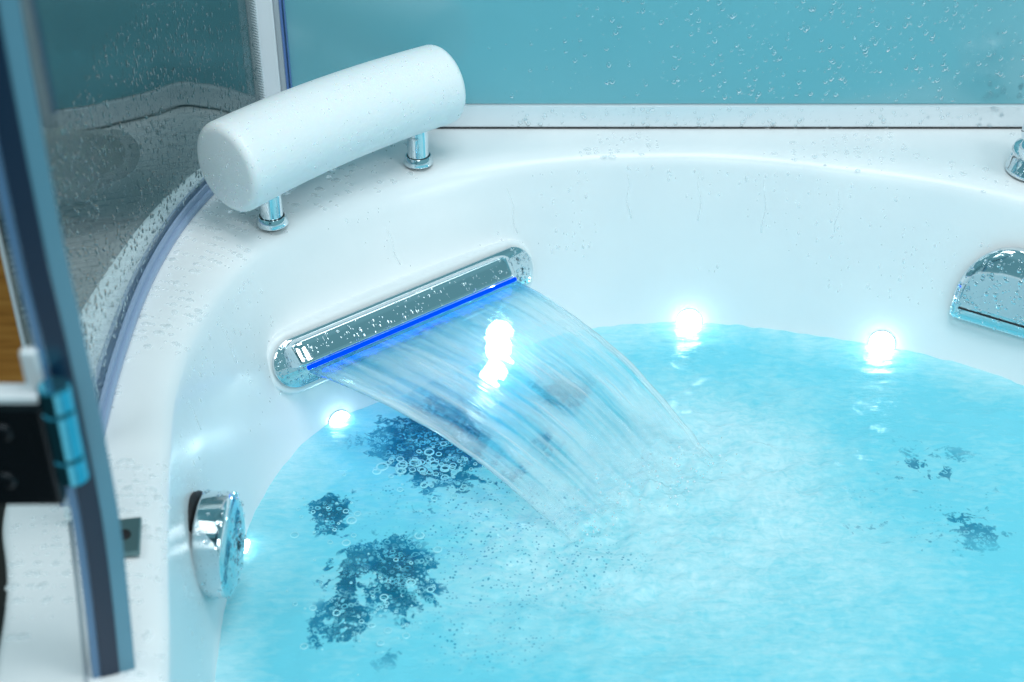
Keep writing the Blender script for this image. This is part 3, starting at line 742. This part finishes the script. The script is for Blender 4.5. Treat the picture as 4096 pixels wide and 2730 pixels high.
def gt():
    o = Vector((b0.x - .15, b0.y - .1, random.uniform(0, .05))); return o, (Vector((b0.x + random.uniform(-.03, .03), b0.y + random.uniform(-.03, .03), random.uniform(0, .035))) - o).normalized()
drops_obj('cover_drops', bm, 'drops of water covering the half moon chrome inlet cover')
bm = bmesh.new(); chrome_drops(bm, bvh_t, gt, 80, .0005, .002); drops_obj('tap_drops', bm, 'drops of water on the chrome tap at the right edge')
# fine beads on the headrest
bm = bmesh.new()
def gp():
    f = random.random(); c = pL.lerp(pR, f)
    if random.random() < .35: o = pL - ax * .1 + sid * random.uniform(-.045, .045) + UPV * random.uniform(-.045, .045); return o, ax
    a = random.uniform(-.6, math.pi * .75); o = c + (sid * math.cos(a) + UPV * math.sin(a)) * .2; return o, (c - o).normalized()
chrome_drops(bm, bvh_p, gp, 300, .0004, .0013, .6)
for _ in range(14):
    f = random.random() ** 1.5; c = pL.lerp(pR, f); drop(bm, c + Vector((0, 0, -.0470)) + sid * random.uniform(.0, .012), Vector((0, 0, -1)), random.uniform(.002, .004), 1.5, ax, .7)
drops_obj('headrest_beads', bm, 'tiny beads of water on the white headrest roll', m_flat)

# ------------------------------------------------------------------ bubbles floating over the clear patches
m_bub = mat('bubble_film', (.34, .78, .88), .12)
bm = bmesh.new()
wz_tree = {}
def ring(bm, p, r, w):
    seg = 14; rr = [[], [], []]
    for k in range(seg):
        a = 2 * math.pi * k / seg; c, s = math.cos(a), math.sin(a)
        rr[0].append(bm.verts.new(p + Vector(((r - w) * c, (r - w) * s, 0)))); rr[1].append(bm.verts.new(p + Vector((r * c, r * s, w * .9)))); rr[2].append(bm.verts.new(p + Vector(((r + w) * c, (r + w) * s, -.0004))))
    for A, B in zip(rr, rr[1:]):
        for k in range(seg): bm.faces.new((A[k], A[(k + 1) % seg], B[(k + 1) % seg], B[k]))
def wh(x_, y_):
    v = grid.get((round((x_ + .36) / step), round((y_ - .24) / step))); return v
watermesh = bpy.data.objects['water'].data
from mathutils import kdtree
kd = kdtree.KDTree(len(watermesh.vertices))
for v in watermesh.vertices: kd.insert(v.co, v.index)
kd.balance()
def scatter(px, py, sx_, sy_, n, lo, hi):
    c = at_z(px, py, WZ)
    for _ in range(n):
        p = c + Vector((random.gauss(0, sx_), random.gauss(0, sy_), 0)); co, _, d = kd.find(p)
        if d > .01: continue
        r = rsize(lo, hi, 2.2); ring(bm, Vector((p.x, p.y, co.z + .0006)), r, max(.0005, r * .2))
scatter(425, 462, .026, .014, 46, .0018, .0060); scatter(445, 478, .035, .02, 40, .001, .0036)
scatter(330, 515, .020, .024, 22, .001, .005); scatter(405, 590, .022, .03, 36, .0010, .0048); scatter(360, 610, .04, .04, 40, .0006, .0036)
tag(link('bubbles', bm, m_bub), 'rings of foam bubbles floating on the dark patches of water', 'bubbles', kind='stuff')

# ------------------------------------------------------------------ splashes and beads inside the tub
bm = bmesh.new()
for _ in range(170):
    f = random.random(); c = IMPL.lerp(IMPR, f) + Vector((random.gauss(0, .022), random.gauss(0, .022), 0))
    bmesh.ops.create_icosphere(bm, subdivisions=1, radius=rsize(.0005, .0018), matrix=Matrix.Translation(c + Vector((0, 0, .002 + .02 * random.random() ** 2))))
drops_obj('splash_drops', bm, 'small drops thrown up where the sheet of water lands', m_flat)
bm = bmesh.new()
for _ in range(900):
    i = random.choice(list(range(0, 130)) ); k = random.randrange(15, 23); p = rows_co[i][k].lerp(rows_co[i][k + 1], random.random()).lerp(rows_co[(i + 1) % NS][k], random.random() * .5)
    o = Vector((CEN.x, CEN.y, p.z)); d = (p - o).normalized(); loc, nrm, _, _ = bvh.ray_cast(o, d)
    if loc is None: continue
    if nrm.dot(d) > 0: nrm = -nrm
    if noise.noise(loc * 9) < .0: continue
    drop(bm, loc, nrm, rsize(.0005, .0018), random.uniform(1, 2.2), UPV, .3)
for i0 in (62, 74, 88, 97, 104, 111, 30, 41):      # thin runs of water down the wall
    z0 = random.uniform(-.05, -.02); ln = random.uniform(.03, .07); pts = []
    for q in range(9):
        zz = z0 - ln * q / 8; o = Vector((CEN.x, CEN.y, zz)); tgt = rows_co[i0][18]; d = Vector((tgt.x - o.x, tgt.y - o.y, 0)).normalized()
        d = (d + Vector((.003 * math.sin(q + i0), 0, 0))).normalized(); loc, nrm, _, _ = bvh.ray_cast(o, d)
        if loc is not None: pts.append(loc)
    if len(pts) > 3: add_sweep(bm, pts, circ(.0008, 6), up=-d, scales=[.3 + .7 * (q / len(pts)) for q in range(len(pts))])
drops_obj('wall_beads', bm, 'beads and thin runs of water on the white tub wall', m_flat)
